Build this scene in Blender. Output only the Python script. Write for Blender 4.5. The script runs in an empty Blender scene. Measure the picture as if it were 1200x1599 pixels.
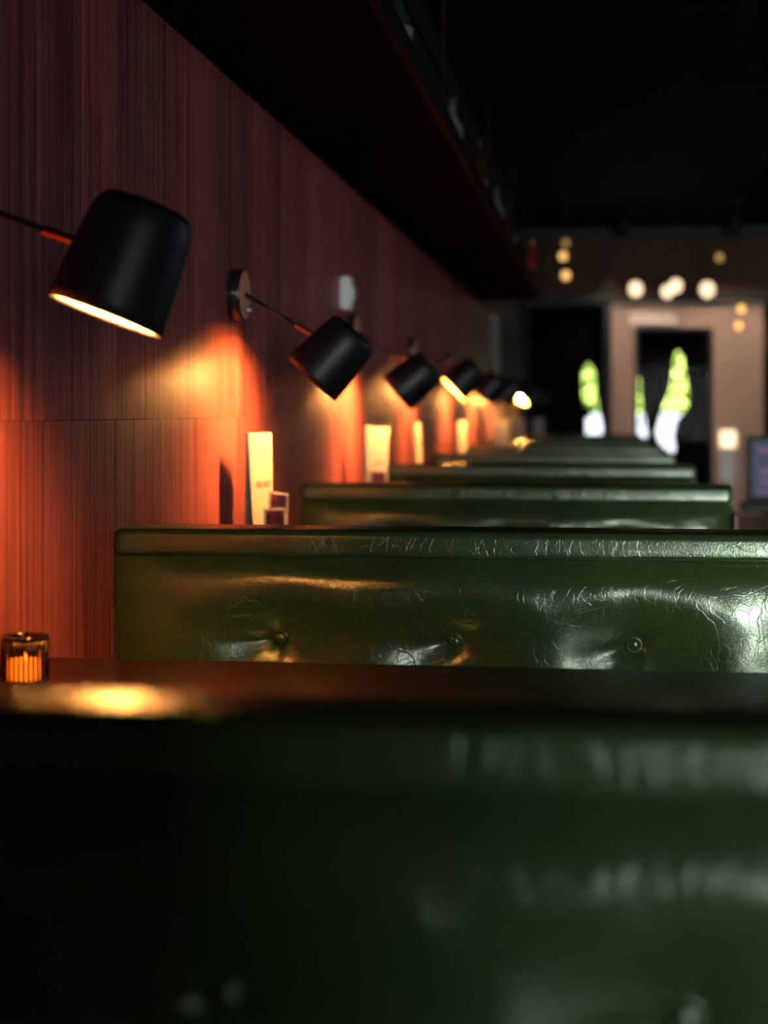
import bpy, bmesh, math, random
from mathutils import Vector, Matrix, noise
random.seed(7)
SC = bpy.context.scene
COL = SC.collection
PI = math.pi

# ------------------------------------------------------------------ camera, world, light, exposure
EYE = 1.11
cd = bpy.data.cameras.new('camera'); cam = bpy.data.objects.new('camera', cd); COL.objects.link(cam)
cam.location = (0, 0, EYE); cam.rotation_euler = (PI/2, 0, math.radians(7.79))
cd.sensor_fit = 'VERTICAL'; cd.sensor_height = 36.0; cd.sensor_width = 27.0
cd.lens = 2500/1599*36; cd.shift_y = -154.5/1599
cd.clip_start = 0.05; cd.clip_end = 200
cd.dof.use_dof = True; cd.dof.focus_distance = 2.74; cd.dof.aperture_fstop = 2.55
SC.camera = cam

w = bpy.data.worlds.new('world'); SC.world = w; w.use_nodes = True
w.node_tree.nodes['Background'].inputs[0].default_value = (0.55, 0.7, 1.0, 1)
w.node_tree.nodes['Background'].inputs[1].default_value = .6

sd = bpy.data.lights.new('sun', 'SUN'); sd.energy = 75; sd.angle = 0.01; sd.color = (1, .95, .85)
sun = bpy.data.objects.new('sun', sd); COL.objects.link(sun)
sun.rotation_euler = Vector((0.25, 0.62, -0.74)).to_track_quat('-Z', 'Y').to_euler()

def area(name, loc, sx, sy, direction, energy, color):
    ad = bpy.data.lights.new(name, 'AREA'); ad.shape = 'RECTANGLE'; ad.size = sx; ad.size_y = sy
    ad.energy = energy; ad.color = color
    o = bpy.data.objects.new(name, ad); COL.objects.link(o); o.location = loc
    o.rotation_euler = Vector(direction).to_track_quat('-Z', 'Z').to_euler()
    return o
# daylight entering by the shop window behind the camera (built below), plus an added aisle fill for the wood wall
area('aisle_fill_light', (3.32, 5.5, 1.7), 4.8, 1.3, (-1, 0, 0), 13, (1.0, 0.80, 0.86))
area('daylight_window_back', (1.6, -4.62, 1.35), 2.4, 1.9, (0, 1, 0), 600, (0.92, 1.0, 0.97))

vs = SC.view_settings
vs.view_transform = 'Standard'; vs.look = 'None'; vs.gamma = 1; vs.use_curve_mapping = False
vs.exposure = 0.0
SC.cycles.max_bounces = 5
SC.cycles.sample_clamp_indirect = 6.0
SC.cycles.use_denoising = True

# ------------------------------------------------------------------ material helpers
MATS = {}
class NT:
    def __init__(s, name):
        m = bpy.data.materials.new(name); m.use_nodes = True
        s.m = m; s.t = m.node_tree; s.b = s.t.nodes['Principled BSDF']; s.out = s.t.nodes['Material Output']
        MATS[name] = m
    def n(s, typ, **kw):
        nd = s.t.nodes.new(typ)
        for k, v in kw.items():
            if k.startswith('i_'):
                key = k[2:].replace('_', ' ')
                nd.inputs[key].default_value = v
            else: setattr(nd, k, v)
        return nd
    def l(s, a, b): s.t.links.new(a, b)
    def set(s, **kw):
        for k, v in kw.items():
            s.b.inputs[k.replace('_', ' ')].default_value = v
def c4(c): return (c[0], c[1], c[2], 1)

def plain(name, col, rough=.5, metal=0, coat=0, var=0.15, scale=30, spec=.5):
    """simple surface with a little procedural mottling"""
    a = NT(name); a.set(Roughness=rough, Metallic=metal); a.b.inputs['Coat Weight'].default_value = coat
    a.b.inputs['Specular IOR Level'].default_value = spec
    tc = a.n('ShaderNodeTexCoord'); nz = a.n('ShaderNodeTexNoise'); nz.inputs['Scale'].default_value = scale
    nz.inputs['Detail'].default_value = 5
    a.l(tc.outputs['Object'], nz.inputs['Vector'])
    r = a.n('ShaderNodeValToRGB')
    r.color_ramp.elements[0].color = c4([x*(1-var) for x in col]); r.color_ramp.elements[1].color = c4([min(1, x*(1+var)) for x in col])
    r.color_ramp.elements[0].position = .3; r.color_ramp.elements[1].position = .7
    a.l(nz.outputs['Fac'], r.inputs['Fac']); a.l(r.outputs['Color'], a.b.inputs['Base Color'])
    return a.m

def glow(name, col, strength):
    a = NT(name); a.set(Roughness=.5); a.b.inputs['Base Color'].default_value = c4(col)
    a.b.inputs['Emission Color'].default_value = c4(col); a.b.inputs['Emission Strength'].default_value = strength
    return a.m

def wood(name, dark, light, axis, rough=.45, coat=0, fine=260.0, bump=.12, rnd=.25, spec=.5):
    a = NT(name); a.set(Roughness=rough); a.b.inputs['Specular IOR Level'].default_value = spec; a.b.inputs['Coat Weight'].default_value = coat
    a.b.inputs['Coat Roughness'].default_value = .18
    tc = a.n('ShaderNodeTexCoord'); oi = a.n('ShaderNodeObjectInfo')
    off = a.n('ShaderNodeVectorMath', operation='SCALE'); off.inputs[0].default_value = (13.1, 7.7, 5.3)
    a.l(oi.outputs['Random'], off.inputs['Scale'])
    add = a.n('ShaderNodeVectorMath', operation='ADD'); a.l(tc.outputs['Object'], add.inputs[0]); a.l(off.outputs[0], add.inputs[1])
    mp = a.n('ShaderNodeMapping'); sc = [fine]*3; sc[axis] = fine*0.012; mp.inputs['Scale'].default_value = sc
    a.l(add.outputs[0], mp.inputs['Vector'])
    n1 = a.n('ShaderNodeTexNoise'); n1.inputs['Scale'].default_value = 1; n1.inputs['Detail'].default_value = 6; n1.inputs['Roughness'].default_value = .7
    a.l(mp.outputs[0], n1.inputs['Vector'])
    mp2 = a.n('ShaderNodeMapping'); sc2 = [75.0]*3; sc2[axis] = .5; mp2.inputs['Scale'].default_value = sc2
    a.l(add.outputs[0], mp2.inputs['Vector'])
    n2 = a.n('ShaderNodeTexNoise'); n2.inputs['Scale'].default_value = 1; n2.inputs['Detail'].default_value = 4
    a.l(mp2.outputs[0], n2.inputs['Vector'])
    mix = a.n('ShaderNodeMath', operation='MULTIPLY_ADD'); a.l(n2.outputs['Fac'], mix.inputs[0]); mix.inputs[1].default_value = .55
    m0 = a.n('ShaderNodeMath', operation='MULTIPLY'); a.l(n1.outputs['Fac'], m0.inputs[0]); m0.inputs[1].default_value = .75
    a.l(m0.outputs[0], mix.inputs[2])
    r = a.n('ShaderNodeValToRGB'); r.color_ramp.elements[0].color = c4(dark); r.color_ramp.elements[1].color = c4(light)
    r.color_ramp.elements[0].position = .50; r.color_ramp.elements[1].position = .76
    a.l(mix.outputs[0], r.inputs['Fac'])
    hs = a.n('ShaderNodeHueSaturation')
    mr = a.n('ShaderNodeMapRange'); mr.inputs['To Min'].default_value = 1-rnd; mr.inputs['To Max'].default_value = 1+rnd
    a.l(oi.outputs['Random'], mr.inputs['Value']); a.l(mr.outputs[0], hs.inputs['Value']); a.l(r.outputs['Color'], hs.inputs['Color'])
    a.l(hs.outputs['Color'], a.b.inputs['Base Color'])
    bp = a.n('ShaderNodeBump'); bp.inputs['Strength'].default_value = bump; bp.inputs['Distance'].default_value = .002
    a.l(mix.outputs[0], bp.inputs['Height']); a.l(bp.outputs[0], a.b.inputs['Normal'])
    return a.m

def leather(name):
    a = NT(name)
    tc = a.n('ShaderNodeTexCoord')
    # big tone drift
    n0 = a.n('ShaderNodeTexNoise'); n0.inputs['Scale'].default_value = 5; n0.inputs['Detail'].default_value = 4
    a.l(tc.outputs['Object'], n0.inputs['Vector'])
    r = a.n('ShaderNodeValToRGB'); r.color_ramp.elements[0].color = (.025, .047, .015, 1); r.color_ramp.elements[1].color = (.037, .072, .023, 1)
    r.color_ramp.elements[0].position = .3; r.color_ramp.elements[1].position = .7
    a.l(n0.outputs['Fac'], r.inputs['Fac'])
    # distorted coordinates for creases
    nd = a.n('ShaderNodeTexNoise'); nd.inputs['Scale'].default_value = 9; nd.inputs['Detail'].default_value = 3
    a.l(tc.outputs['Object'], nd.inputs['Vector'])
    sc = a.n('ShaderNodeVectorMath', operation='SCALE'); sc.inputs['Scale'].default_value = .12
    a.l(nd.outputs['Color'], sc.inputs[0])
    ad = a.n('ShaderNodeVectorMath', operation='ADD'); a.l(tc.outputs['Object'], ad.inputs[0]); a.l(sc.outputs[0], ad.inputs[1])
    def crack(scale, width, rot=0):
        mp = a.n('ShaderNodeMapping'); mp.inputs['Scale'].default_value = (scale*1.6, scale, scale); mp.inputs['Rotation'].default_value = (0, rot, 0)
        a.l(ad.outputs[0], mp.inputs['Vector'])
        v = a.n('ShaderNodeTexVoronoi', feature='DISTANCE_TO_EDGE'); v.inputs['Scale'].default_value = 1
        a.l(mp.outputs[0], v.inputs['Vector'])
        m = a.n('ShaderNodeMapRange', interpolation_type='SMOOTHSTEP'); m.inputs['From Max'].default_value = width
        m.inputs['To Min'].default_value = 1; m.inputs['To Max'].default_value = 0
        a.l(v.outputs['Distance'], m.inputs['Value'])
        return m.outputs[0]
    k1 = crack(16, .020, .5); k2 = crack(32, .04, -.4)
    # creases fade in and out
    nm = a.n('ShaderNodeTexNoise'); nm.inputs['Scale'].default_value = 11; nm.inputs['Detail'].default_value = 2
    a.l(tc.outputs['Object'], nm.inputs['Vector'])
    mk = a.n('ShaderNodeMapRange', interpolation_type='SMOOTHSTEP'); mk.inputs['From Min'].default_value = .48; mk.inputs['From Max'].default_value = .68
    a.l(nm.outputs['Fac'], mk.inputs['Value'])
    p1 = a.n('ShaderNodeMath', operation='MULTIPLY'); a.l(k1, p1.inputs[0]); a.l(mk.outputs[0], p1.inputs[1])
    p2 = a.n('ShaderNodeMath', operation='MULTIPLY'); a.l(k2, p2.inputs[0]); p2.inputs[1].default_value = .35
    cr = a.n('ShaderNodeMath', operation='ADD'); a.l(p1.outputs[0], cr.inputs[0]); a.l(p2.outputs[0], cr.inputs[1])
    fine = a.n('ShaderNodeTexNoise'); fine.inputs['Scale'].default_value = 420; fine.inputs['Detail'].default_value = 3
    a.l(tc.outputs['Object'], fine.inputs['Vector'])
    soft = a.n('ShaderNodeTexNoise'); soft.inputs['Scale'].default_value = 26; soft.inputs['Detail'].default_value = 3
    a.l(tc.outputs['Object'], soft.inputs['Vector'])
    # worn creases: slightly paler dye
    mc = a.n('ShaderNodeMixRGB'); mc.inputs['Color2'].default_value = (.075, .125, .05, 1)
    a.l(r.outputs['Color'], mc.inputs['Color1'])
    mf = a.n('ShaderNodeMath', operation='MULTIPLY'); a.l(cr.outputs[0], mf.inputs[0]); mf.inputs[1].default_value = .55; mf.use_clamp = True
    a.l(mf.outputs[0], mc.inputs['Fac']); a.l(mc.outputs['Color'], a.b.inputs['Base Color'])
    rr = a.n('ShaderNodeMapRange'); rr.inputs['To Min'].default_value = .15; rr.inputs['To Max'].default_value = .25
    a.l(soft.outputs['Fac'], rr.inputs['Value']); a.l(rr.outputs[0], a.b.inputs['Roughness'])
    h1 = a.n('ShaderNodeMath', operation='MULTIPLY_ADD'); a.l(cr.outputs[0], h1.inputs[0]); h1.inputs[1].default_value = .42
    hs = a.n('ShaderNodeMath', operation='MULTIPLY'); a.l(fine.outputs['Fac'], hs.inputs[0]); hs.inputs[1].default_value = .34
    a.l(hs.outputs[0], h1.inputs[2])
    h2 = a.n('ShaderNodeMath', operation='MULTIPLY_ADD'); a.l(soft.outputs['Fac'], h2.inputs[0]); h2.inputs[1].default_value = .5; a.l(h1.outputs[0], h2.inputs[2])
    bp = a.n('ShaderNodeBump'); bp.inputs['Strength'].default_value = .45; bp.inputs['Distance'].default_value = .0016
    a.l(h2.outputs[0], bp.inputs['Height']); a.l(bp.outputs[0], a.b.inputs['Normal'])
    a.b.inputs['Specular IOR Level'].default_value = 1.0
    a.b.inputs['Specular Tint'].default_value = (.86, 1.0, .79, 1)
    return a.m

def pane(name, col=(1, 1, 1), gloss=1.0, rough=.02):
    a = NT(name); a.t.nodes.remove(a.b)
    tr = a.n('ShaderNodeBsdfTransparent'); tr.inputs[0].default_value = c4(col)
    gl = a.n('ShaderNodeBsdfGlossy'); gl.inputs['Roughness'].default_value = rough; gl.inputs[0].default_value = (.8, .8, .8, 1)
    fr = a.n('ShaderNodeFresnel'); fr.inputs['IOR'].default_value = 1.45
    mm = a.n('ShaderNodeMixShader'); fm = a.n('ShaderNodeMath', operation='MULTIPLY'); fm.inputs[1].default_value = gloss; a.l(fr.outputs[0], fm.inputs[0]); a.l(fm.outputs[0], mm.inputs[0]); a.l(tr.outputs[0], mm.inputs[1]); a.l(gl.outputs[0], mm.inputs[2])
    a.l(mm.outputs[0], a.out.inputs['Surface'])
    return a.m

M_WALL = wood('red_brown_veneer', (.085, .019, .020), (.420, .110, .100), 2, rough=.42, bump=.3, spec=.16)
M_SOFF = wood('dark_stained_board', (.005, .002, .0015), (.018, .007, .005), 1, rough=.8, spec=.0)
M_TABLE = wood('polished_table_wood', (.004, .0012, .0009), (.013, .0037, .0024), 0, rough=.24, coat=0, spec=.12, bump=.05, fine=120)
M_ENDW = wood('bench_end_wood', (.05, .015, .010), (.14, .045, .03), 2, rough=.4)
M_FLOOR = wood('dark_floor_wood', (.015, .008, .006), (.05, .028, .02), 1, rough=.4)
M_LEATH = leather('green_leather')
M_BLACK = plain('black_paint', (.006, .006, .0065), .6)
M_CEIL = plain('black_ceiling_paint', (.004, .003, .003), .9, spec=.05)
M_LAMP = plain('black_powder_coat', (.007, .0066, .0085), .45, scale=300, spec=.35)
M_LINE = plain('shade_lining_cream', (.62, .38, .16), .5, var=.03)
M_BRASS = plain('copper_brass', (.72, .34, .17), .25, metal=1, var=.05)
M_STEEL = plain('brushed_steel', (.40, .37, .34), .5, metal=1)
M_PLATE = plain('plate_lacquer', (.016, .013, .013), .28)
M_PFACE = plain('plate_face_copper', (.75, .33, .20), .38, var=.03)
M_DARKW = plain('dark_grey_wall_paint', (.016, .015, .0155), .7, spec=.15)
M_TAN = plain('tan_frame_paint', (.45, .30, .225), .55, var=.05)
M_BROWN = plain('brown_panel', (.085, .034, .020), .55, spec=.15)
M_WHITE = plain('white_plastic', (.85, .83, .81), .45, var=.03)
M_PAPER = plain('cream_paper', (.42, .39, .33), .75, var=.02)
M_CARDB = plain('card_border_white', (.34, .29, .26), .6, var=.02)
M_INK = plain('brown_ink', (.006, .002, .001), .9, spec=.1)
M_DRAPE = plain('black_drape_cloth', (.003, .003, .003), .9, spec=0)
M_BULB = glow('warm_bulb', (1.0, .40, .09), 1550)
M_GLASS = pane('coated_clear_pane', gloss=.008)

# ------------------------------------------------------------------ geometry helpers
def tag(o, label=None, cat=None, group=None, kind=None):
    if label: o['label'] = label
    if cat: o['category'] = cat
    if group: o['group'] = group
    if kind: o['kind'] = kind
    return o
def link(o, parent=None):
    COL.objects.link(o)
    if parent is not None: o.parent = parent
    return o
def empty(name, loc=(0, 0, 0), rz=0, parent=None):
    o = bpy.data.objects.new(name, None); o.location = loc; o.rotation_euler = (0, 0, rz); o.empty_display_size = .05
    return link(o, parent)
def mesh(name, bm, mat, parent=None, smooth=False, loc=None, rot=None):
    me = bpy.data.meshes.new(name)
    bmesh.ops.recalc_face_normals(bm, faces=bm.faces[:])
    bm.to_mesh(me); bm.free()
    for m in (mat if isinstance(mat, (list, tuple)) else [mat]): me.materials.append(m)
    if smooth:
        for p in me.polygons: p.use_smooth = True
    o = bpy.data.objects.new(name, me)
    if loc is not None: o.location = loc
    if rot is not None: o.rotation_euler = rot
    return link(o, parent)
def inst(o, parent=None, loc=None, rot=None):
    c = o.copy(); link(c); c.parent = parent
    if loc is not None: c.location = loc
    if rot is not None: c.rotation_euler = rot
    return c
def copy_tree(o, parent=None):
    c = o.copy(); COL.objects.link(c); c.parent = parent
    for ch in list(o.children): copy_tree(ch, c)
    return c
def add_box(bm, x0, x1, y0, y1, z0, z1, bev=0, seg=2):
    r = bmesh.ops.create_cube(bm, size=1)
    for v in r['verts']:
        v.co = Vector(((x0+x1)/2+v.co.x*(x1-x0), (y0+y1)/2+v.co.y*(y1-y0), (z0+z1)/2+v.co.z*(z1-z0)))
    if bev:
        es = list({e for v in r['verts'] for e in v.link_edges})
        bmesh.ops.bevel(bm, geom=es, offset=bev, segments=seg, profile=.5, affect='EDGES')
    return bm
def box(x0, x1, y0, y1, z0, z1, bev=0, seg=2):
    return add_box(bmesh.new(), x0, x1, y0, y1, z0, z1, bev, seg)
def lathe(profile, seg=32, bm=None):
    """profile: (r, z) list, spun about Z"""
    bm = bm or bmesh.new(); rings = []
    for r, z in profile:
        if r < 1e-6: rings.append([bm.verts.new((0, 0, z))])
        else: rings.append([bm.verts.new((r*math.cos(2*PI*k/seg), r*math.sin(2*PI*k/seg), z)) for k in range(seg)])
    for a, b in zip(rings, rings[1:]):
        for k in range(seg):
            k2 = (k+1) % seg
            if len(a) == 1 and len(b) == 1: continue
            if len(a) == 1: bm.faces.new((a[0], b[k], b[k2]))
            elif len(b) == 1: bm.faces.new((a[k], a[k2], b[0]))
            else: bm.faces.new((a[k], a[k2], b[k2], b[k]))
    return bm
def tube(p0, p1, r, seg=12, bm=None, r1=None):
    bm = bm or bmesh.new(); p0 = Vector(p0); p1 = Vector(p1); d = p1-p0
    res = bmesh.ops.create_cone(bm, cap_ends=True, segments=seg, radius1=r, radius2=r if r1 is None else r1, depth=d.length)
    mt = Matrix.Translation((p0+p1)/2) @ d.to_track_quat('Z', 'Y').to_matrix().to_4x4()
    bmesh.ops.transform(bm, matrix=mt, verts=res['verts'])
    return bm
def xform(bm, m): bmesh.ops.transform(bm, matrix=m, verts=bm.verts[:]); return bm
def text_mesh(name, s, size, mat, parent, loc, rot):
    cu = bpy.data.curves.new(name, 'FONT'); cu.body = s; cu.size = size; cu.extrude = .0003; cu.align_x = 'CENTER'; cu.resolution_u = 3
    tmp = bpy.data.objects.new(name+'_tmp', cu); COL.objects.link(tmp)
    dg = bpy.context.evaluated_depsgraph_get(); me = bpy.data.meshes.new_from_object(tmp.evaluated_get(dg))
    bpy.data.objects.remove(tmp); bpy.data.curves.remove(cu)
    me.materials.clear(); me.materials.append(mat)
    o = bpy.data.objects.new(name, me); o.location = loc; o.rotation_euler = rot
    return link(o, parent)

# ------------------------------------------------------------------ room shell
WX = -0.87            # face of the wood wall
RX = 3.2              # inner face of the right-hand wall
YB, YF = -4.5, 18.0   # back and far walls
ZC = 3.15
def struct(name, bm, mat, parent=None):
    o = mesh(name, bm, mat, parent)
    if parent is None: o['kind'] = 'structure'
    return o
struct('floor', box(WX-.2, RX+.2, YB-.2, YF+.3, -.1, 0), M_FLOOR)
struct('ceiling', box(WX-.2, RX+.2, YB-.2, YF+.3, ZC, ZC+.15), M_CEIL)
# back wall with a shop window, and an unseen partition added to keep its light off the nearest bench
WB = (.35, 2.85, .35, 2.35)
bm = bmesh.new()
add_box(bm, WX-.2, WB[0], YB-.2, YB, 0, ZC); add_box(bm, WB[1], RX+.2, YB-.2, YB, 0, ZC)
add_box(bm, WB[0], WB[1], YB-.2, YB, 0, WB[2]); add_box(bm, WB[0], WB[1], YB-.2, YB, WB[3], ZC)
struct('wall_back', bm, M_DARKW)
struct('added_partition', box(WX-.01, .71, -.90, -.80, 0, ZC), M_WALL)
# left wall: backing sheet plus individual veneer boards in an upper and a lower row
wl = struct('wall_left', box(WX-.2, WX-.012, YB, YF, 0, ZC), M_BLACK)
PW, SEAM, YEND = .188, 1.098, 12.55
def plank_mesh(h): return box(-.012, 0, -PW/2+.0003, PW/2-.0003, 0, h, .0006, 1)
pu = mesh('wall_board', plank_mesh(1.897-SEAM-.0010), M_WALL, wl)
pl = mesh('wall_board', plank_mesh(SEAM-.0010), M_WALL, wl)
k = 0; y = .35
while y < YEND:
    dx = random.uniform(-.0003, .0003)
    for src, z in ((pu, SEAM+.0004), (pl, .0008)):
        o = src if k == 0 else inst(src, wl)
        o.location = (WX+dx+random.uniform(-.0001, .0001), y+PW/2+(0 if src is pu else .0), z)
    y += PW; k += 1
o = mesh('wall_board', box(-.012, 0, -2, 2, 0, 1.897), M_WALL, wl, loc=(WX, -1.65, 0))
struct('wall_left_dark_end', box(WX-.012, WX+.004, YEND+.19, YF, 0, 1.897), M_DARKW, wl)
struct('trim_1', box(WX-.01, WX+.058, YEND+.03, YEND+.21, 0, 1.897, .004), plain('grey_trim_paint', (.13, .125, .13), .5))['kind'] = 'structure'
W = (3.0, 8.0, 1.0, 2.4); t = .05
bm = bmesh.new()
for y0, y1, z0, z1 in ((YB, W[0], 0, ZC), (W[1], YF, 0, ZC), (W[0], W[1], 0, W[2]), (W[0], W[1], W[3], ZC)): add_box(bm, RX, RX+.2, y0, y1, z0, z1)
struct('wall_right', bm, M_DARKW)
bm = bmesh.new()
for k in range(5):
    yy = W[0]+(W[1]-W[0]-t)*k/4; add_box(bm, RX-.01, RX+.08, yy, yy+t, W[2], W[3])
add_box(bm, RX-.01, RX+.08, W[0], W[1], W[2], W[2]+t); add_box(bm, RX-.01, RX+.08, W[0], W[1], W[3]-t, W[3])
f = struct('aisle_fill_window', bm, M_BLACK)  # unseen window added as the opening for the aisle fill light
for k in range(4):
    y0 = W[0]+(W[1]-W[0]-t)*k/4+t; y1 = W[0]+(W[1]-W[0]-t)*(k+1)/4
    mesh('pane', box(RX+.03, RX+.034, y0, y1, W[2]+t, W[3]-t), M_GLASS, f)
bm = bmesh.new(); W = WB
add_box(bm, W[0], W[0]+t, YB-.08, YB+.01, W[2], W[3]); add_box(bm, W[1]-t, W[1], YB-.08, YB+.01, W[2], W[3])
add_box(bm, W[0], W[1], YB-.08, YB+.01, W[2], W[2]+t); add_box(bm, W[0], W[1], YB-.08, YB+.01, W[3]-t, W[3])
f = struct('window_3', bm, M_BLACK)
mesh('pane', box(W[0]+t, W[1]-t, YB-.034, YB-.03, W[2]+t, W[3]-t), M_GLASS, f)

# far wall: shop front with a glazed door, side window and a panelled band above
bm = bmesh.new()
add_box(bm, WX-.2, -1.0+.13, YF, YF+.2, 0, 2.36)
add_box(bm, WX-.2, .022, YF, YF+.2, 0, .55)
struct('wall_far', bm, M_DARKW)
struct('wall_far_beam', box(WX-.2, RX+.2, YF-.10, YF+.2, 2.34, 2.43), M_BLACK)['kind'] = 'structure'
o = bpy.data.objects['wall_far_beam']; o.name = 'trim_2'
tp = struct('wall_far_upper', box(WX-.2, RX+.2, YF+.02, YF+.2, 2.43, 3.07), M_BROWN)
o = struct('trim_3', box(WX-.2, RX+.2, YF-.14, YF+.2, 3.06, ZC), M_BLACK)
struct('trim_4', box(.022, .093, YF-.16, YF+.2, 0, 3.10), M_BLACK)
bm = bmesh.new()
add_box(bm, .093, .353, YF, YF+.2, 0, 2.34, .004); add_box(bm, 1.212, 1.48, YF, YF+.2, 0, 2.34, .004); add_box(bm, 1.492, 1.751, YF+.01, YF+.2, 0, 2.34, .004)
add_box(bm, .353, 1.212, YF, YF+.2, 2.056, 2.34)
add_box(bm, 1.48, 1.492, YF+.04, YF+.2, 0, 2.34)
struct('wall_far_front', bm, M_TAN)
bm = bmesh.new()
add_box(bm, 1.751, RX+.2, YF, YF+.2, 0, .6); add_box(bm, 2.6, RX+.2, YF, YF+.2, .6, 2.34)
struct('wall_far_end', bm, M_DARKW)
def framed(name, x0, x1, z0, z1, y, t):
    bm = bmesh.new()
    for a in ((x0, x0+t, z0, z1), (x1-t, x1, z0, z1), (x0+t, x1-t, z0, z0+t), (x0+t, x1-t, z1-t, z1)): add_box(bm, a[0], a[1], y, y+.05, a[2], a[3])
    f = struct(name, bm, M_BLACK)
    mesh('pane', box(x0+t, x1-t, y+.02, y+.026, z0+t, z1-t), M_GLASS, f)
    return f
framed('window_1', -.87, .022, .55, 2.34, YF+.06, .03)
framed('window_2', 1.751, 2.6, .6, 2.34, YF+.06, .03)
d1 = framed('door_1', .353, 1.212, .01, 2.056, YF+.05, .035)
mesh('handle', tube((.43, YF+.02, .95), (.43, YF+.02, 1.25), .012), M_STEEL, d1)

# ------------------------------------------------------------------ booth benches
BX0, BX1 = -.6, .6
BT = .066             # thickness of the shared back
BZ_TOP, BZ_BAND = .910, .867
BTN = [(-.30, .724), (0, .724), (.30, .724)]
def cushion_h(x, z):
    zt = BZ_BAND-z
    b = .046*(1-math.exp(-max(zt, 0)/.034))
    b *= 1-.18*math.exp(-((zt-.30)/.1)**2)
    d = min(x-BX0, BX1-x)
    b *= 1-math.exp(-max(d, 0)/.045)
    zb = z-.455; b *= 1-math.exp(-max(zb, 0)/.03)
    h = b
    for i, (bx, bz) in enumerate(BTN):
        dx, dz = x-bx, z-bz
        up = .062 if dz > 0 else .075
        q = (dx/.122)**2+(dz/up)**2
        h -= .026*math.exp(-q**1.25)
        r = math.hypot(dx, dz)
        h -= .011*math.exp(-(r/.022)**2)
        # folds running out of the button
        for ang, amp, ln, wd in ((188, .0055, .085, .010), (215, .0045, .10, .016), (322, .0045, .075, .016), (20, .0030, .06, .012), (262, .0035, .07, .012)):
            a = math.radians(ang+(i-1)*5); ca, sa = math.cos(a), math.sin(a)
            al = dx*ca+dz*sa; pe = -dx*sa+dz*ca
            if al > 0: h -= amp*math.exp(-(pe/(wd*(.5+al/.06)))**2)*math.exp(-(al/ln)**2)*min(1, al/.012)
    h += .0035*noise.noise(Vector((x*7, z*9, 3.1)))+.0014*noise.noise(Vector((x*19, z*23, 9.7)))
    return h
def cushion_mesh(nx, nz):
    bm = bmesh.new(); rows = []
    for j in range(nz+1):
        z = .455+(BZ_BAND-.455)*j/nz
        rows.append([bm.verts.new((BX0+(BX1-BX0)*i/nx, -cushion_h(BX0+(BX1-BX0)*i/nx, z), z)) for i in range(nx+1)])
    for j in range(nz):
        for i in range(nx): bm.faces.new((rows[j][i], rows[j][i+1], rows[j+1][i+1], rows[j+1][i]))
    return bm
def band_mesh():
    """padded roll along the top of the back, swept along X with soft ends"""
    y0, y1, z0, z1 = -.012, BT+.012, BZ_BAND-.004, BZ_TOP
    prof = []
    def arc(cy, cz, r, a0, a1, n):
        for k in range(n+1):
            a = math.radians(a0+(a1-a0)*k/n); prof.append((cy+r*math.cos(a), cz+r*math.sin(a)))
    arc(y0+.006, z0+.009, .009, 270, 180, 5)
    prof.append((y0-.002, (z0+z1)/2-.004))
    arc(y0+.014, z1-.015, .014, 176, 97, 8)
    for k in range(1, 7):
        q = k/7; prof.append((y0+.014+(y1-y0-.030)*q, z1+.0042*min(q, .86)))
    arc(y1-.016, z1-.0128, .016, 80, 0, 7)
    arc(y1-.009, z0+.009, .009, 0, -90, 4)
    bm = bmesh.new(); rings = []; n = 120; cy, cz = (y0+y1)/2, (z0+z1)/2
    xs = [BX0+.002, BX0+.003, BX0+.006, BX0+.011]+[BX0+.018+(BX1-BX0-.036)*k/n for k in range(n+1)]+[BX1-.011, BX1-.006, BX1-.003, BX1-.002]
    for x in xs:
        e = min(x-BX0, BX1-x); s = .010*max(0, 1-e/.014)**2
        ring = []
        for (py, pz) in prof:
            w = .0007*noise.noise(Vector((x*6, 1.5, pz*10)))+.0004*noise.noise(Vector((x*25, 4.5, 0)))
            lo = .0025*noise.noise(Vector((x*5, 8.2, 0))) if pz < z0+.012 else 0
            yy = py+(s if py < cy else -s)*1.0+(w if py < cy else -w)*.8
            zz = pz+(s if pz < cz else -s)*.6+lo+(w*.4 if pz > cz else 0)
            ring.append(bm.verts.new((x, yy, zz)))
        rings.append(ring)
    m = len(prof)
    for a, b in zip(rings, rings[1:]):
        for k in range(m): bm.faces.new((a[k], b[k], b[(k+1) % m], a[(k+1) % m]))
    bm.faces.new(rings[0]); bm.faces.new(list(reversed(rings[-1])))
    return bm
def seat_mesh(): return box(BX0+.002, BX1-.002, -.47, -.004, .36, .47, .03, 4)
def button_mesh():
    bm = lathe([(0, .0085), (.004, .0083), (.008, .0068), (.0105, .004), (.0115, .0015), (.0125, .0035), (.0132, .002), (.0132, -.004), (0, -.004)], 24)
    return xform(bm, Matrix.Rotation(math.radians(90), 4, 'X'))
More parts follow.
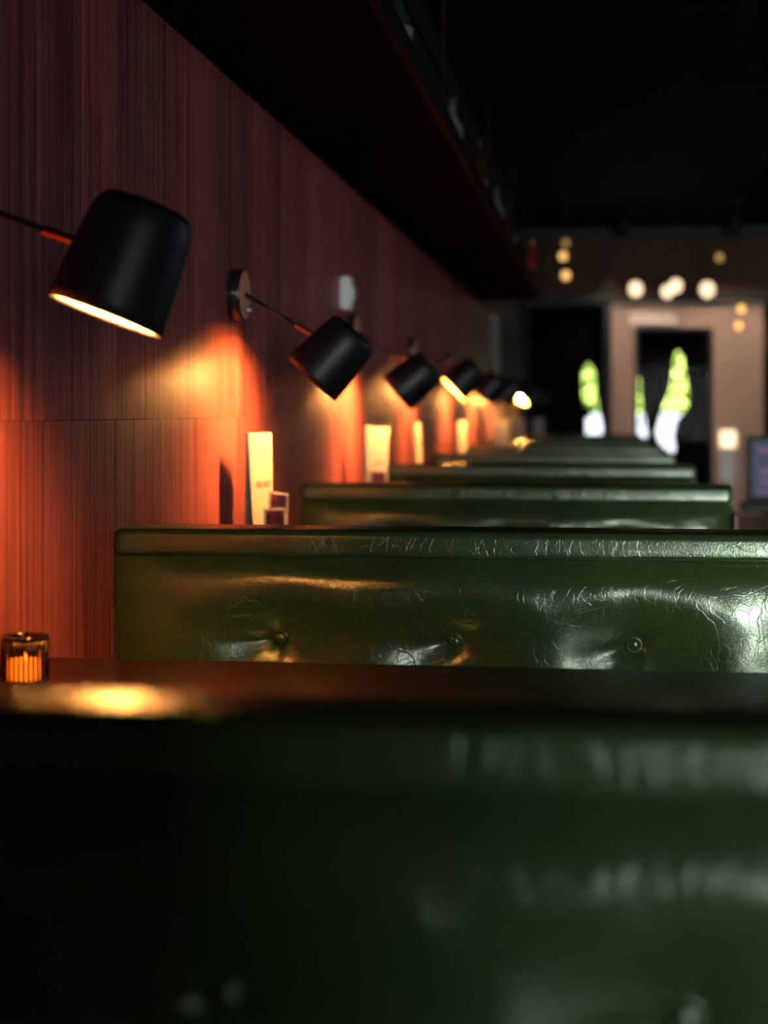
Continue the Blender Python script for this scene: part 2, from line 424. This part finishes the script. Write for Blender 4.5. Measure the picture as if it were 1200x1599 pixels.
def make_bench():
    root = empty('booth_bench')
    mesh('back_core', box(BX0+.004, BX1-.002, .0, BT, .1, BZ_BAND-.006, .003), M_LEATH, root)
    f = mesh('back_cushion', cushion_mesh(300, 120), M_LEATH, root, True)
    bt = button_mesh(); first = None
    for bx, bz in BTN:
        if first is None: first = mesh('button', bt, M_LEATH, f, True); b = first
        else: b = inst(first, f)
        b.location = (bx, -cushion_h(bx, bz)-.001, bz)
    r = inst(f, root, (0, BT, 0), (0, 0, PI))
    for bx, bz in BTN: inst(first, r, (bx, -cushion_h(bx, bz)-.001, bz))
    mesh('top_roll', band_mesh(), M_LEATH, root, True)
    s = mesh('seat', seat_mesh(), M_LEATH, root, True); inst(s, root, (0, BT, 0), (0, 0, PI))
    p = mesh('plinth', box(BX0+.01, BX1-.01, -.42, 0, 0, .36, .004), M_ENDW, root); inst(p, root, (0, BT, 0), (0, 0, PI))
    mesh('end_panel', box(BX1, BX1+.010, -.05, BT+.05, 0, BZ_BAND-.03, .003), M_ENDW, root)
    return root
BCX, BY0, SP = -.248, .96, 1.75
bench = make_bench()
blab = ['green leather booth bench nearest the camera, large and blurred across the bottom',
        'sharp green leather booth bench with three buttons behind the candle table',
        'green leather bench back just behind the sharply focused bench',
        'third bench back seen above the sharply focused bench, dim green top edge',
        'fourth green bench back from the front, dark strip with thin pale top edge',
        'fifth green bench back, dark thin strip below the row of far lamps',
        'sixth bench back in the row, thin dark strip near the far door',
        'seventh bench back in the row, barely showing above the others',
        'eighth bench back in the row, closest to the far shop front']
for i in range(9):
    b = bench if i == 0 else copy_tree(bench)
    b.location = (BCX, BY0+SP*i if i else 1.045, 0)
    tag(b, blab[i], 'bench', 'green booth benches along the wall')

# ------------------------------------------------------------------ tables
def make_table():
    t = empty('booth_table')
    mesh('table_top', box(-.585, .60, -.40, .385, .712, .75, .008, 3), M_TABLE, t)
    mesh('pedestal', lathe([(0, .03), (.05, .03), (.04, .1), (.04, .66), (.09, .712), (0, .712)], 20), M_BLACK, t, True)
    mesh('foot', lathe([(0, 0), (.23, 0), (.23, .012), (.06, .03), (0, .03)], 28), M_BLACK, t, True)
    return t
table = make_table()
tlab = ['polished dark red wooden table with the ribbed candle on it']+['wooden table of booth number %s from the front, carrying a white menu' % s for s in ('two', 'three', 'four', 'five', 'six', 'seven', 'eight')]
TY = 1.895
for i in range(8):
    t = table if i == 0 else copy_tree(table)
    t.location = (-.268, TY+SP*i, 0); tag(t, tlab[i], 'table', 'booth tables')

# ------------------------------------------------------------------ wall lamps
def dirn(v): return Vector(v).normalized()
def make_shade_meshes():
    H, R0, R1 = .155, .076, .0605
    prof_o = [(R0, 0)]
    for k in range(1, 9): prof_o.append((R0+(R1+.004-R0)*k/9.0+.0018*math.sin(PI*k/9), (H-.024)*k/8))
    for k in range(1, 8):
        a = math.radians(90*k/7); prof_o.append((R1+.004-.018+.018*math.cos(a), H-.024+.022*math.sin(a)))
    prof_o += [(.02, H-.0005), (0, H)]
    full = prof_o+[]
    inner = [(max(0, r-.0025), min(z, H-.004)) for r, z in prof_o]
    inner[0] = (R0-.0025, 0)
    return lathe(list(reversed(full))+[inner[0]]+[(R0-.0025, .004)], 48), lathe([(R0-.0026, .0035)]+[(r-.0002, z) for r, z in inner[1:]], 48)
so, si = make_shade_meshes()
SH_O = bpy.data.meshes.new('shade'); so.to_mesh(SH_O); so.free(); SH_O.materials.append(M_LAMP)
SH_I = bpy.data.meshes.new('lining'); si.to_mesh(SH_I); si.free(); SH_I.materials.append(M_LINE)
for me in (SH_O, SH_I):
    for p in me.polygons: p.use_smooth = True
pb = lathe([(0, 0), (.061, 0), (.062, .002), (.062, .027), (.060, .030), (0, .030)], 40); xform(pb, Matrix.Rotation(PI/2, 4, 'Y'))
PLATE = bpy.data.meshes.new('wall_plate'); pb.to_mesh(PLATE); pb.free(); PLATE.materials.append(M_PLATE)
pb = lathe([(0, .0295), (.057, .0295), (.057, .0305), (.055, .0312), (0, .0312)], 40); xform(pb, Matrix.Rotation(PI/2, 4, 'Y'))
PFACE = bpy.data.meshes.new('plate_face'); pb.to_mesh(PFACE); pb.free(); PFACE.materials.append(M_PFACE)
sb = lathe([(0, -.002), (.0045, -.002), (.0045, .0015), (.003, .003), (0, .003)], 12); xform(sb, Matrix.Rotation(PI/2, 4, 'X'))
SCREW = bpy.data.meshes.new('screw'); sb.to_mesh(SCREW); sb.free(); SCREW.materials.append(M_STEEL)
kb = lathe([(0, 0), (.0075, 0), (.0075, .014), (.006, .018), (0, .018)], 16); xform(kb, Matrix.Rotation(PI/2, 4, 'Y'))
KNOB = bpy.data.meshes.new('switch_knob'); kb.to_mesh(KNOB); kb.free(); KNOB.materials.append(M_STEEL)
bb = lathe([(0, -.032), (.012, -.029), (.022, -.021), (.028, -.009), (.0285, .003), (.025, .015), (.017, .028), (.0135, .038), (.0135, .044), (0, .044)], 24)
BULB = bpy.data.meshes.new('bulb'); bb.to_mesh(BULB); bb.free(); BULB.materials.append(M_BULB)
kb = lathe([(0, .04), (.019, .04), (.019, .082), (.012, .089), (0, .089)], 20)
SOCK = bpy.data.meshes.new('socket'); kb.to_mesh(SOCK); kb.free(); SOCK.materials.append(M_LAMP)
for me in (BULB, PLATE, KNOB):
    for p in me.polygons: p.use_smooth = True
def child(name, me, parent, mat=None):
    o = bpy.data.objects.new(name, me); link(o, parent)
    if mat is not None: o.matrix_local = mat
    return o
def wall_lamp(y, dip, axis, label):
    """axis: direction from the closed end of the shade to its opening"""
    root = empty('wall_lamp', (WX, y, 1.39))
    pl_ = child('wall_plate', PLATE, root)
    child('plate_face', PFACE, pl_)
    child('screw', SCREW, pl_, Matrix.Translation((.016, -.0615, 0)))
    child('switch_knob', KNOB, pl_, Matrix.Translation((.030, .004, -.036)))
    d = math.radians(dip); P0 = Vector((.028, 0, .003)); u = Vector((math.cos(d), 0, -math.sin(d))); J = P0+u*.192
    mesh('arm', tube(P0, J-u*.046, .0048, 14), M_LAMP, root, True)
    br = tube(J-u*.046, J-u*.006, .0062, 16); tube(J-u*.006, J+u*.004, .0075, 16, br)
    mesh('brass_joint', br, M_BRASS, root, False)
    a = dirn(axis); e = (u-a*u.dot(a)).normalized()
    # shade centre sits one mid radius beyond the joint
    C = J+e*.070
    zax = -a; xax = e; yax = zax.cross(xax)
    R = Matrix((xax, yax, zax)).transposed().to_4x4()
    base = Matrix.Translation(C+a*.0775) @ R
    sh = child('shade', SH_O, root, base)
    child('lining', SH_I, sh, Matrix.Identity(4))
    bl = child('bulb', BULB, root, base @ Matrix.Translation((0, 0, .048)))
    child('socket', SOCK, root, base @ Matrix.Translation((0, 0, .048)))
    return tag(root, label, 'wall lamp', 'black swivel wall lamps')
LY = 1.96
lamps = [(20, (-.34, -.115, -.94), 'large black wall lamp at the left edge, nearest the camera, opening glowing'),
         (31, (-.68, -.05, -.735), 'black wall lamp whose whole round wall plate and arm show'),
         (36, (-.76, -.04, -.63), 'third black wall lamp, tilted steeply, under the white sensor box'),
         (23, (-.70, -.13, -.69), 'fourth black wall lamp with its bright bulb just showing'),
         (30, (-.62, -.02, -.78), 'fifth dark wall lamp in the row before the grey trim'),
         (30, (-.62, .05, -.78), 'sixth dark wall lamp in the row, small silhouette'),
         (24, (-.50, -.36, -.78), 'seventh wall lamp, its bulb a bright round yellow dot'),
         (30, (-.62, .08, -.78), 'eighth wall lamp in the row on the dark grey wall'),
         (28, (-.62, .08, -.78), 'ninth and farthest wall lamp in the row')]
for i, (dip, ax, lb) in enumerate(lamps): wall_lamp(LY+SP*i, dip, ax, lb)

# ------------------------------------------------------------------ white sensor box
s = empty('sensor_box', (WX, 5.30, 1.51)); tag(s, 'small white sensor box high on the wood wall', 'sensor')
mesh('housing', box(0, .036, -.04, .04, -.055, .055, .008, 3), M_WHITE, s, False)
mesh('cover', xform(lathe([(0, .010), (.018, .009), (.028, .004), (.030, 0), (.030, -.002), (0, -.002)], 24), Matrix.Translation((.037, 0, 0)) @ Matrix.Rotation(PI/2, 4, 'Y')), M_WHITE, s, True)

# ------------------------------------------------------------------ menus and picture cards
def menu(x, y, wid, rz, lean, label, words=False, h=.314, wb=None):
    wb = wb or wid*.76
    r = empty('menu_card', (x, y, .75), rz); r.rotation_euler = (0, lean, rz)
    def leaf(off, tilt):
        bm = bmesh.new(); t = .0016
        v = [bm.verts.new(p) for p in ((-wb/2+wid*.0, -t, 0), (wb/2, -t, 0), (wid/2, -t, h), (-wid/2, -t, h), (-wb/2, t, 0), (wb/2, t, 0), (wid/2, t, h), (-wid/2, t, h))]
        for f in ((0, 1, 2, 3), (4, 5, 6, 7), (0, 1, 5, 4), (1, 2, 6, 5), (2, 3, 7, 6), (3, 0, 4, 7)): bm.faces.new([v[k] for k in f])
        return xform(bm, Matrix.Translation((0, off, 0)) @ Matrix.Translation((0, 0, h)) @ Matrix.Rotation(tilt, 4, 'X') @ Matrix.Translation((0, 0, -h)))
    fr = mesh('front_leaf', leaf(0, math.radians(-2.2)), M_PAPER, r)
    mesh('rear_leaf', leaf(.0036, math.radians(2.2)), M_PAPER, r)
    if words: text_mesh('lettering', 'VELVET', .022 if words is True else words, M_INK, fr, (.007, -.0070, .186), (PI/2-.038, 0, 0))
    return tag(r, label, 'menu', 'white menu cards on the booth tables')
def picmat(name, dark, hot):
    a = NT(name); a.set(Roughness=.35)
    tc = a.n('ShaderNodeTexCoord'); nz = a.n('ShaderNodeTexNoise'); nz.inputs['Scale'].default_value = 45; nz.inputs['Detail'].default_value = 2
    a.l(tc.outputs['Object'], nz.inputs['Vector'])
    r = a.n('ShaderNodeValToRGB'); r.color_ramp.elements[0].color = c4(dark); r.color_ramp.elements[1].color = c4(hot)
    r.color_ramp.elements[0].position = .42; r.color_ramp.elements[1].position = .62
    a.l(nz.outputs['Fac'], r.inputs['Fac']); a.l(r.outputs['Color'], a.b.inputs['Base Color'])
    return a.m
M_PIC = picmat('card_picture', (.008, .002, .002), (.14, .012, .006))
M_PIC2 = picmat('card_picture_red', (.05, .004, .003), (.16, .012, .006))
def pic_card(x, y, wid, h, rz, lean, label, mat, border=.1, ph=None, z=.75):
    r = empty('picture_card', (x, y, z)); r.rotation_euler = (math.radians(-4), lean, rz)
    mesh('card', box(-wid/2, wid/2, -.0012, .0012, 0, h, .0010, 1), M_CARDB, r)
    b = wid*border; ph = ph or h*.42
    mesh('picture', box(-wid/2+b, wid/2-b, -.0018, -.0010, h-b-ph, h-b), mat, r)
    return tag(r, label, 'card', 'picture cards leaning by the menus')
RZ1 = math.radians(-73+180-180)
menu(-.795, 3.665, .112, math.radians(73), 0, 'bright white menu card lettered VELVET above the sharp bench', words=True)
pic_card(-.748, 3.628, .060, .178, math.radians(52), math.radians(6), 'tilted picture card leaning on the lettered menu, upper of two', M_PIC, ph=.045)
pic_card(-.742, 3.600, .060, .142, math.radians(46), math.radians(1), 'upright picture card with pale border in front of the lettered menu', M_PIC, ph=.07)
menu(-.775, 5.41, .112, math.radians(52), math.radians(3), 'white menu card leaning right behind the second green bench back', words=.013)
pic_card(-.755, 5.375, .070, .165, math.radians(44), math.radians(3), 'small red picture card in front of the leaning white menu', M_PIC2, ph=.04)
menu(-.828, 7.20, .10, math.radians(82), math.radians(-4), 'narrow pinkish menu card seen nearly edge on under the third lamp')
menu(-.782, 8.92, .105, math.radians(68), 0, 'narrow glowing menu card under the fourth lamp')
menu(-.66, 10.70, .105, math.radians(45), 0, 'amber lit menu card in the booth under the sixth lamp')
menu(-.64, 12.40, .105, math.radians(40), 0, 'dim menu card below the bright round bulb')
menu(-.56, 14.15, .11, math.radians(35), 0, 'dim menu card in the far booth before the last')

# ------------------------------------------------------------------ candle in a ribbed glass
c = empty('candle_glass', (-.757, 2.03, .75)); tag(c, 'ribbed dark amber glass with a lit candle on the wooden table', 'candle holder')
M_AMB = pane('smoked_amber_glass', (.25, .085, .02))
M_RIB = NT('dark_rib_glass'); M_RIB.set(Roughness=.08); M_RIB.b.inputs['Base Color'].default_value = (.010, .004, .003, 1); M_RIB = M_RIB.m
mesh('cup', lathe([(.0290, .006), (.0290, .062)], 48), M_AMB, c, True)
bm = bmesh.new()
for k in range(30):
    a = 2*PI*k/30; ca, sa = math.cos(a), math.sin(a)
    tube((.0303*ca, .0303*sa, .007), (.0303*ca, .0303*sa, .060), .0021, 8, bm)
mesh('ribs', bm, M_RIB, c, True)
mesh('rim', lathe([(.0278, .060), (.0278, .0655), (.0295, .067), (.0318, .0655), (.0318, .060), (.0278, .060)], 48), M_RIB, c, True)
mesh('base', lathe([(0, 0), (.0295, 0), (.0318, .003), (.0318, .009), (.0285, .0095), (0, .0095)], 48), M_RIB, c, True)
wx = mesh('wax', lathe([(0, .010), (.0245, .010), (.0245, .034), (.020, .032), (0, .031)], 32), glow('glowing_wax', (1.0, .44, .085), 13), c, True)
mesh('flame', lathe([(0, .033), (.002, .0345), (.0028, .037), (.002, .041), (0, .046)], 12), glow('candle_flame', (1.0, .50, .13), 30), wx, True)

# ------------------------------------------------------------------ overhead shelf with metal frame, bottles on it
sh = empty('overhead_shelf', (WX, 0, 1.897)); tag(sh, 'long dark overhead shelf with railing above the lamps', 'shelf')
SW, SY0, SY1 = .44, -1.5, 11.2
y = SY0
bmed = box(0, SW-.012, -.297, .297, 0, .028, .001, 1); first = None
while y < SY1-.3:
    if first is None: first = mesh('shelf_board', bmed, M_SOFF, sh); o = first
    else: o = inst(first, sh)
    o.location = (0, y+.3, 0); y += .6
M_LIP = wood('shelf_lip_wood', (.003, .0015, .001), (.010, .0045, .003), 1, rough=.6, spec=.04)
mesh('front_lip', box(SW-.012, SW+.008, SY0, SY1+.02, -.006, .045, .003), M_LIP, sh)
mesh('top_rail', box(SW-.008, SW+.006, SY0, SY1+.02, .395, .412, .002), M_LIP, sh)
mesh('middle_rail', box(SW-.006, SW+.004, SY0, 4.35, .112, .124, .002), M_LIP, sh)
first = None
for y in (.3, 2.4, 4.35, 6.1, 7.7, 9.4, 11.195):
    if first is None: first = mesh('post', box(-.007, .007, -.008, .008, .044, .400, .001, 1), M_LIP, sh); o = first
    else: o = inst(first, sh)
    o.location = (SW-.001, y, 0)
M_BOT = [plain('bottle_dark_green', (.008, .02, .010), .12), plain('bottle_brown', (.03, .010, .004), .12), plain('bottle_red', (.30, .015, .012), .2), plain('bottle_frosted', (.10, .095, .105), .3)]
M_LABP = plain('bottle_label_paper', (.16, .15, .14), .6)
for x, y, mi, hh, lb in ((.37, 3.9, 0, .30, 'dark green bottle on the shelf near the top edge of the picture'),
                         (.36, 5.45, 3, .26, 'pale frosted bottle on the shelf above the sensor box'),
                         (.37, 6.5, 1, .29, 'brown bottle standing midway along the overhead shelf'),
                         (.35, 7.9, 3, .30, 'tall pale bottle toward the far end of the shelf'),
                         (.39, 8.3, 1, .24, 'short brown bottle beside the tall pale bottle on the shelf'),
                         (.37, 9.8, 0, .28, 'dark green bottle near the far end of the shelf'),
                         (.39, 10.85, 2, .34, 'red bottle at the far end of the overhead shelf')):
    r = empty('bottle', (WX+x, y, 1.897+.028)); s_ = hh/.3
    bd = mesh('body', lathe([(0, 0), (.034, 0), (.037, .004), (.037, .17*s_), (.033, .195*s_), (.014, .225*s_), (.0125, .285*s_), (0, .285*s_)], 20), M_BOT[mi], r, True)
    mesh('cap', lathe([(0, .275*s_), (.0145, .275*s_), (.0145, .30*s_), (0, .30*s_)], 16), M_BRASS if mi == 2 else M_BLACK, r)
    mesh('bottle_label', lathe([(.0373, .05*s_), (.0376, .05*s_), (.0376, .13*s_), (.0373, .13*s_)], 20), M_LABP if mi != 2 else M_BRASS, bd, True)
    tag(r, lb, 'bottle', 'bottles on the overhead shelf')

# ------------------------------------------------------------------ far end: pendants, sign, lit panel, drapes
M_GLOBE = glow('pendant_globe', (1.0, .74, .46), 1.7)
M_AMBER = glow('small_amber_bulb', (1.0, .55, .16), 1.6)
M_AMBER2 = glow('dim_amber_bulb', (1.0, .6, .2), .5)
M_REDL = glow('red_indicator', (1.0, .05, .02), 2)
def pendant(x, y, z, r, mat, label, cat='pendant lamp', name='pendant_lamp', sx=1.0):
    p = empty(name, (x, y, ZC))
    mesh('ceiling_rose', lathe([(0, -.025), (.035, -.02), (.04, 0), (0, 0)], 16), M_BLACK, p, True)
    mesh('cord', tube((0, 0, -.02), (0, 0, z-ZC+r*1.3), .004, 8), M_BLACK, p)
    mesh('lamp_holder', lathe([(0, z-ZC+r*1.75), (r*.35, z-ZC+r*1.7), (r*.42, z-ZC+r*1.0), (r*.3, z-ZC+r*.9), (0, z-ZC+r*.9)], 14), M_BLACK, p, True)
    b = lathe([(r*math.sin(PI*k/10) if 0 < k < 10 else 0, z-ZC+r*1.15*math.cos(PI*k/10)) for k in range(11)], 18)
    mesh('globe', b, mat, p, True)
    return tag(p, label, cat, 'pendant lamps by the far door')
pendant(.33, 16.5, 2.375, .068, M_GLOBE, 'leftmost of the bright globe pendants over the far door')
pendant(.645, 16.4, 2.335, .060, M_GLOBE, 'lower globe of the overlapping middle pair of pendants')
pendant(.748, 16.8, 2.425, .064, M_GLOBE, 'upper globe of the overlapping middle pair of pendants')
pendant(1.048, 16.5, 2.361, .072, M_GLOBE, 'rightmost of the bright globe pendants over the far door')
pendant(-.365, 16.0, 2.477, .040, M_AMBER, 'amber pendant, lowest of three stacked left of the black post')
pendant(-.385, 15.7, 2.64, .036, M_AMBER, 'amber pendant, middle of three stacked left of the black post')
pendant(-.375, 16.3, 2.83, .034, M_AMBER2, 'dim amber pendant, topmost of three stacked left of the black post')
pendant(1.133, 16.0, 2.636, .034, M_AMBER2, 'small dim amber pendant above the rightmost globes')
pendant(1.300, 15.5, 2.10, .036, M_AMBER, 'small gold pendant hanging right of the door, upper of two')
pendant(1.285, 15.6, 1.945, .034, M_AMBER, 'small gold pendant hanging right of the door, lower of two')

def spotlight(x, y, tx, tz, power, label):  # ceiling spots added only to brighten the tan frame of the far front
    p = empty('added_ceiling_spot', (x, y, ZC))
    mesh('mount', lathe([(0, -.03), (.045, -.03), (.05, 0), (0, 0)], 20), M_BLACK, p, True)
    d = Vector((tx-x, YF-y, tz-ZC+.10)).normalized(); q = d.to_track_quat('-Z', 'Y')
    R = Matrix.Translation((0, 0, -.10)) @ q.to_matrix().to_4x4()
    can = mesh('can', lathe([(.048, -.07), (.05, -.07), (.05, .06), (.03, .075), (0, .075)], 24), M_BLACK, p, True); can.matrix_local = R
    lens = mesh('lens', lathe([(0, -.045), (.047, -.045), (.047, -.04), (0, -.04)], 24), M_LENS, can)
    ld = bpy.data.lights.new('fill_spot_beam', 'SPOT'); ld.energy = power; ld.color = (1.0, .72, .52); ld.spot_size = math.radians(74); ld.spot_blend = .7; ld.shadow_soft_size = .03
    lo = bpy.data.objects.new('fill_spot_beam', ld); link(lo, p); lo.matrix_local = R @ Matrix.Translation((0, 0, -.055))
    return tag(p, label, 'spotlight', 'added spotlights washing the far shop front')
M_LENS = glow('spot_lens', (1.0, .72, .52), 2)
spotlight(.22, 16.9, .25, 1.3, 80, 'added black ceiling spotlight aimed at the jamb left of the door')
spotlight(1.35, 16.9, 1.40, 1.3, 92, 'added black ceiling spotlight aimed at the jamb right of the door')

s = empty('door_sign', (.546, YF, 2.152)); tag(s, 'pale blank rectangular sign over the far glass door', 'sign')
mesh('sign_box', box(-.265, .265, -.07, -.002, -.076, .076, .006), M_BLACK, s)
mesh('sign_face', box(-.258, .258, -.078, -.0705, -.070, .070, .003), plain('sign_face', (.80, .70, .62), .5, var=.03), s)

s = empty('square_wall_light', (1.364, YF, .822)); tag(s, 'square glowing panel light on the pale jamb right of the door', 'wall light')
mesh('back_box', box(-.10, .10, -.03, -.001, -.11, .11, .005), M_STEEL, s)
mesh('diffuser', box(-.088, .088, -.045, -.0305, -.095, .095, .008, 3), glow('panel_diffuser', (1.0, .78, .5), 1.4), s)
s = mesh('steel_plate', box(1.29, 1.455, YF-.012, YF-.001, .33, .69, .004), M_STEEL); tag(s, 'grey steel plate below the square glowing wall light', 'plate')

def pw(pts, z):
    pts = sorted(pts)
    if z <= pts[0][0]: return pts[0][1]
    for (a, va), (b, vb) in zip(pts, pts[1:]):
        if z <= b: return va+(vb-va)*(z-a)/(b-a)
    return pts[-1][1]
def drape(y, z0, z1, L, R, label, ph=0):
    bm = bmesh.new(); n, m = 26, 44; fr = []; bk = []
    for j in range(m+1):
        z = z0+(z1-z0)*j/m; a, b = pw(L, z), pw(R, z); rf, rb = [], []
        for i in range(n+1):
            x = a+(b-a)*i/n; d = .018*math.sin(i*2*PI/5.2+ph)+.006*math.sin(z*5+i)
            rf.append(bm.verts.new((x, y+d, z))); rb.append(bm.verts.new((x, y+d+.006, z)))
        fr.append(rf); bk.append(rb)
    for j in range(m):
        for i in range(n):
            bm.faces.new((fr[j][i], fr[j][i+1], fr[j+1][i+1], fr[j+1][i])); bm.faces.new((bk[j][i], bk[j+1][i], bk[j+1][i+1], bk[j][i+1]))
        for i in (0, n): bm.faces.new((fr[j][i], bk[j][i], bk[j+1][i], fr[j+1][i]))
    o = mesh('drape', bm, M_DRAPE, None, True)
    return tag(o, label, 'drape', 'black drapes at the shop front')
YD = 18.24
drape(YD, .3, 2.34, [(0, -.9)], [(2.39, -.14), (1.66, -.14), (1.63, -.228), (1.36, -.228), (1.16, -.2), (1.13, -.08), (1.10, -.08), (1.07, -.19), (.84, -.185), (.80, .01), (.3, .01)], 'dark drape filling the window left of the black post')
drape(YD+.05, .3, 2.34, [(2.39, -.17), (1.66, -.17), (1.63, -.099), (1.36, -.078), (1.15, -.049), (1.07, -.028), (.86, .012), (.3, .0)], [(0, .10)], 'narrow dark drape tucked behind the black post', 1)
drape(YD, .05, 2.1, [(2.05, .30), (1.53, .30), (1.5, .413), (1.289, .42), (1.038, .469), (.82, .498), (.78, .30), (0, .30)], [(2.05, .85), (1.79, .85), (1.768, .801), (1.575, .78), (1.36, .752), (1.146, .66), (.895, .59), (.788, .625), (.674, .738), (.65, .80), (0, .80)], 'dark drape hanging in the left half of the glass door', 2)
drape(YD+.05, .05, 2.1, [(2.05, .83), (1.79, .83), (1.767, .886), (1.574, .907), (1.303, .956), (1.146, .928), (1.039, .822), (.86, .78), (.674, .808), (.65, .77), (0, .77)], [(0, 1.30)], 'dark drape hanging in the right half of the glass door', 3)
drape(YD, .3, 2.4, [(0, 1.70)], [(0, 2.65)], 'dark drape in the window at the right edge of the picture', 1.5)

# ------------------------------------------------------------------ menu display on a stand by the aisle
s = empty('display_stand', (.84, 8.0, 0)); tag(s, 'dark display with purple screen on a stand at the right edge', 'display')
mesh('foot', box(-.16, .16, -.12, .16, 0, .03, .006), M_BLACK, s)
mesh('column', box(-.05, .05, -.02, .07, .03, .64, .006), M_BLACK, s)
mesh('shelf', box(-.165, .18, -.10, .14, .63, .672, .006), M_BLACK, s)
fr = mesh('frame', box(-.145, .16, .0, .03, .675, 1.0, .008, 3), M_BLACK, s)
M_SCR = glow('screen_navy', (.018, .020, .060), .45)
mesh('screen', box(-.118, .135, -.004, .001, .70, .975, .002), M_SCR, fr)
M_UI = glow('screen_purple', (.12, .05, .17), .35)
for (x0, x1, z0, z1) in ((-.09, .11, .915, .945), (-.02, .10, .86, .90), (-.08, .11, .80, .845), (-.08, .06, .755, .785), (-.09, .11, .715, .735)):
    mesh('screen_panel', box(x0, x1, -.0052, -.0042, z0, z1), M_UI, fr)

# ------------------------------------------------------------------ outside: pavement, white wall and hedge in the sun
o = struct('pavement', box(-8, 10, YF+.3, 40, -.12, -.02), plain('pavement', (.5, .49, .47), .8))
o = mesh('garden_wall', box(-6, 8, 22, 22.2, -.02, 1.10, .01), plain('white_render', (.08, .095, .125), .8, var=.04)); tag(o, 'low white wall outside in the sun behind the drapes', 'wall')
def bush(x, y, rx, rz, label, seed):
    rnd = random.Random(seed); r = empty('bush', (x, y, -.02))
    st = tube((0, 0, 0), (0, 0, 1.0), .06, 8); mesh('stem', st, M_ENDW, r)
    bm = bmesh.new()
    for k in range(2600):
        th = rnd.uniform(0, 2*PI); ph = math.acos(rnd.uniform(-1, 1)); q = rnd.uniform(.75, 1.0)
        p = Vector((rx*math.sin(ph)*math.cos(th), rx*.6*math.sin(ph)*math.sin(th), 1.45+rz*math.cos(ph)))*1.0
        p = Vector((p.x*q, p.y*q, 1.45+(p.z-1.45)*q))
        s_ = rnd.uniform(.05, .10); u = Vector((rnd.uniform(-1, 1), rnd.uniform(-1, 1), rnd.uniform(-1, 1))).normalized(); v = u.orthogonal().normalized()*.5
        bm.faces.new([bm.verts.new(p+d) for d in (u*s_, v*s_, -u*s_, -v*s_)])
    bmesh.ops.create_icosphere(bm, subdivisions=3, radius=1, matrix=Matrix.Translation((0, 0, 1.45)) @ Matrix.Diagonal((rx*.8, rx*.48, rz*.8, 1)))
    f = mesh('foliage', bm, M_LEAF, r); f['kind'] = 'stuff'
    tag(r, label, 'bush', 'bushes outside')
M_LEAF = plain('sunlit_leaves', (.19, .28, .055), .5, var=.3, scale=12)
for x, y, rx, rz, lb, sd_ in ((-.55, 23.6, .75, 1.1, 'sunlit green bush outside the window left of the post', 1), (.98, 23.9, .70, 1.2, 'sunlit green bush outside behind the glass door', 2), (2.6, 23.6, .8, 1.0, 'sunlit green bush outside beyond the right window', 3)):
    bush(x, y, rx, rz, lb, sd_)
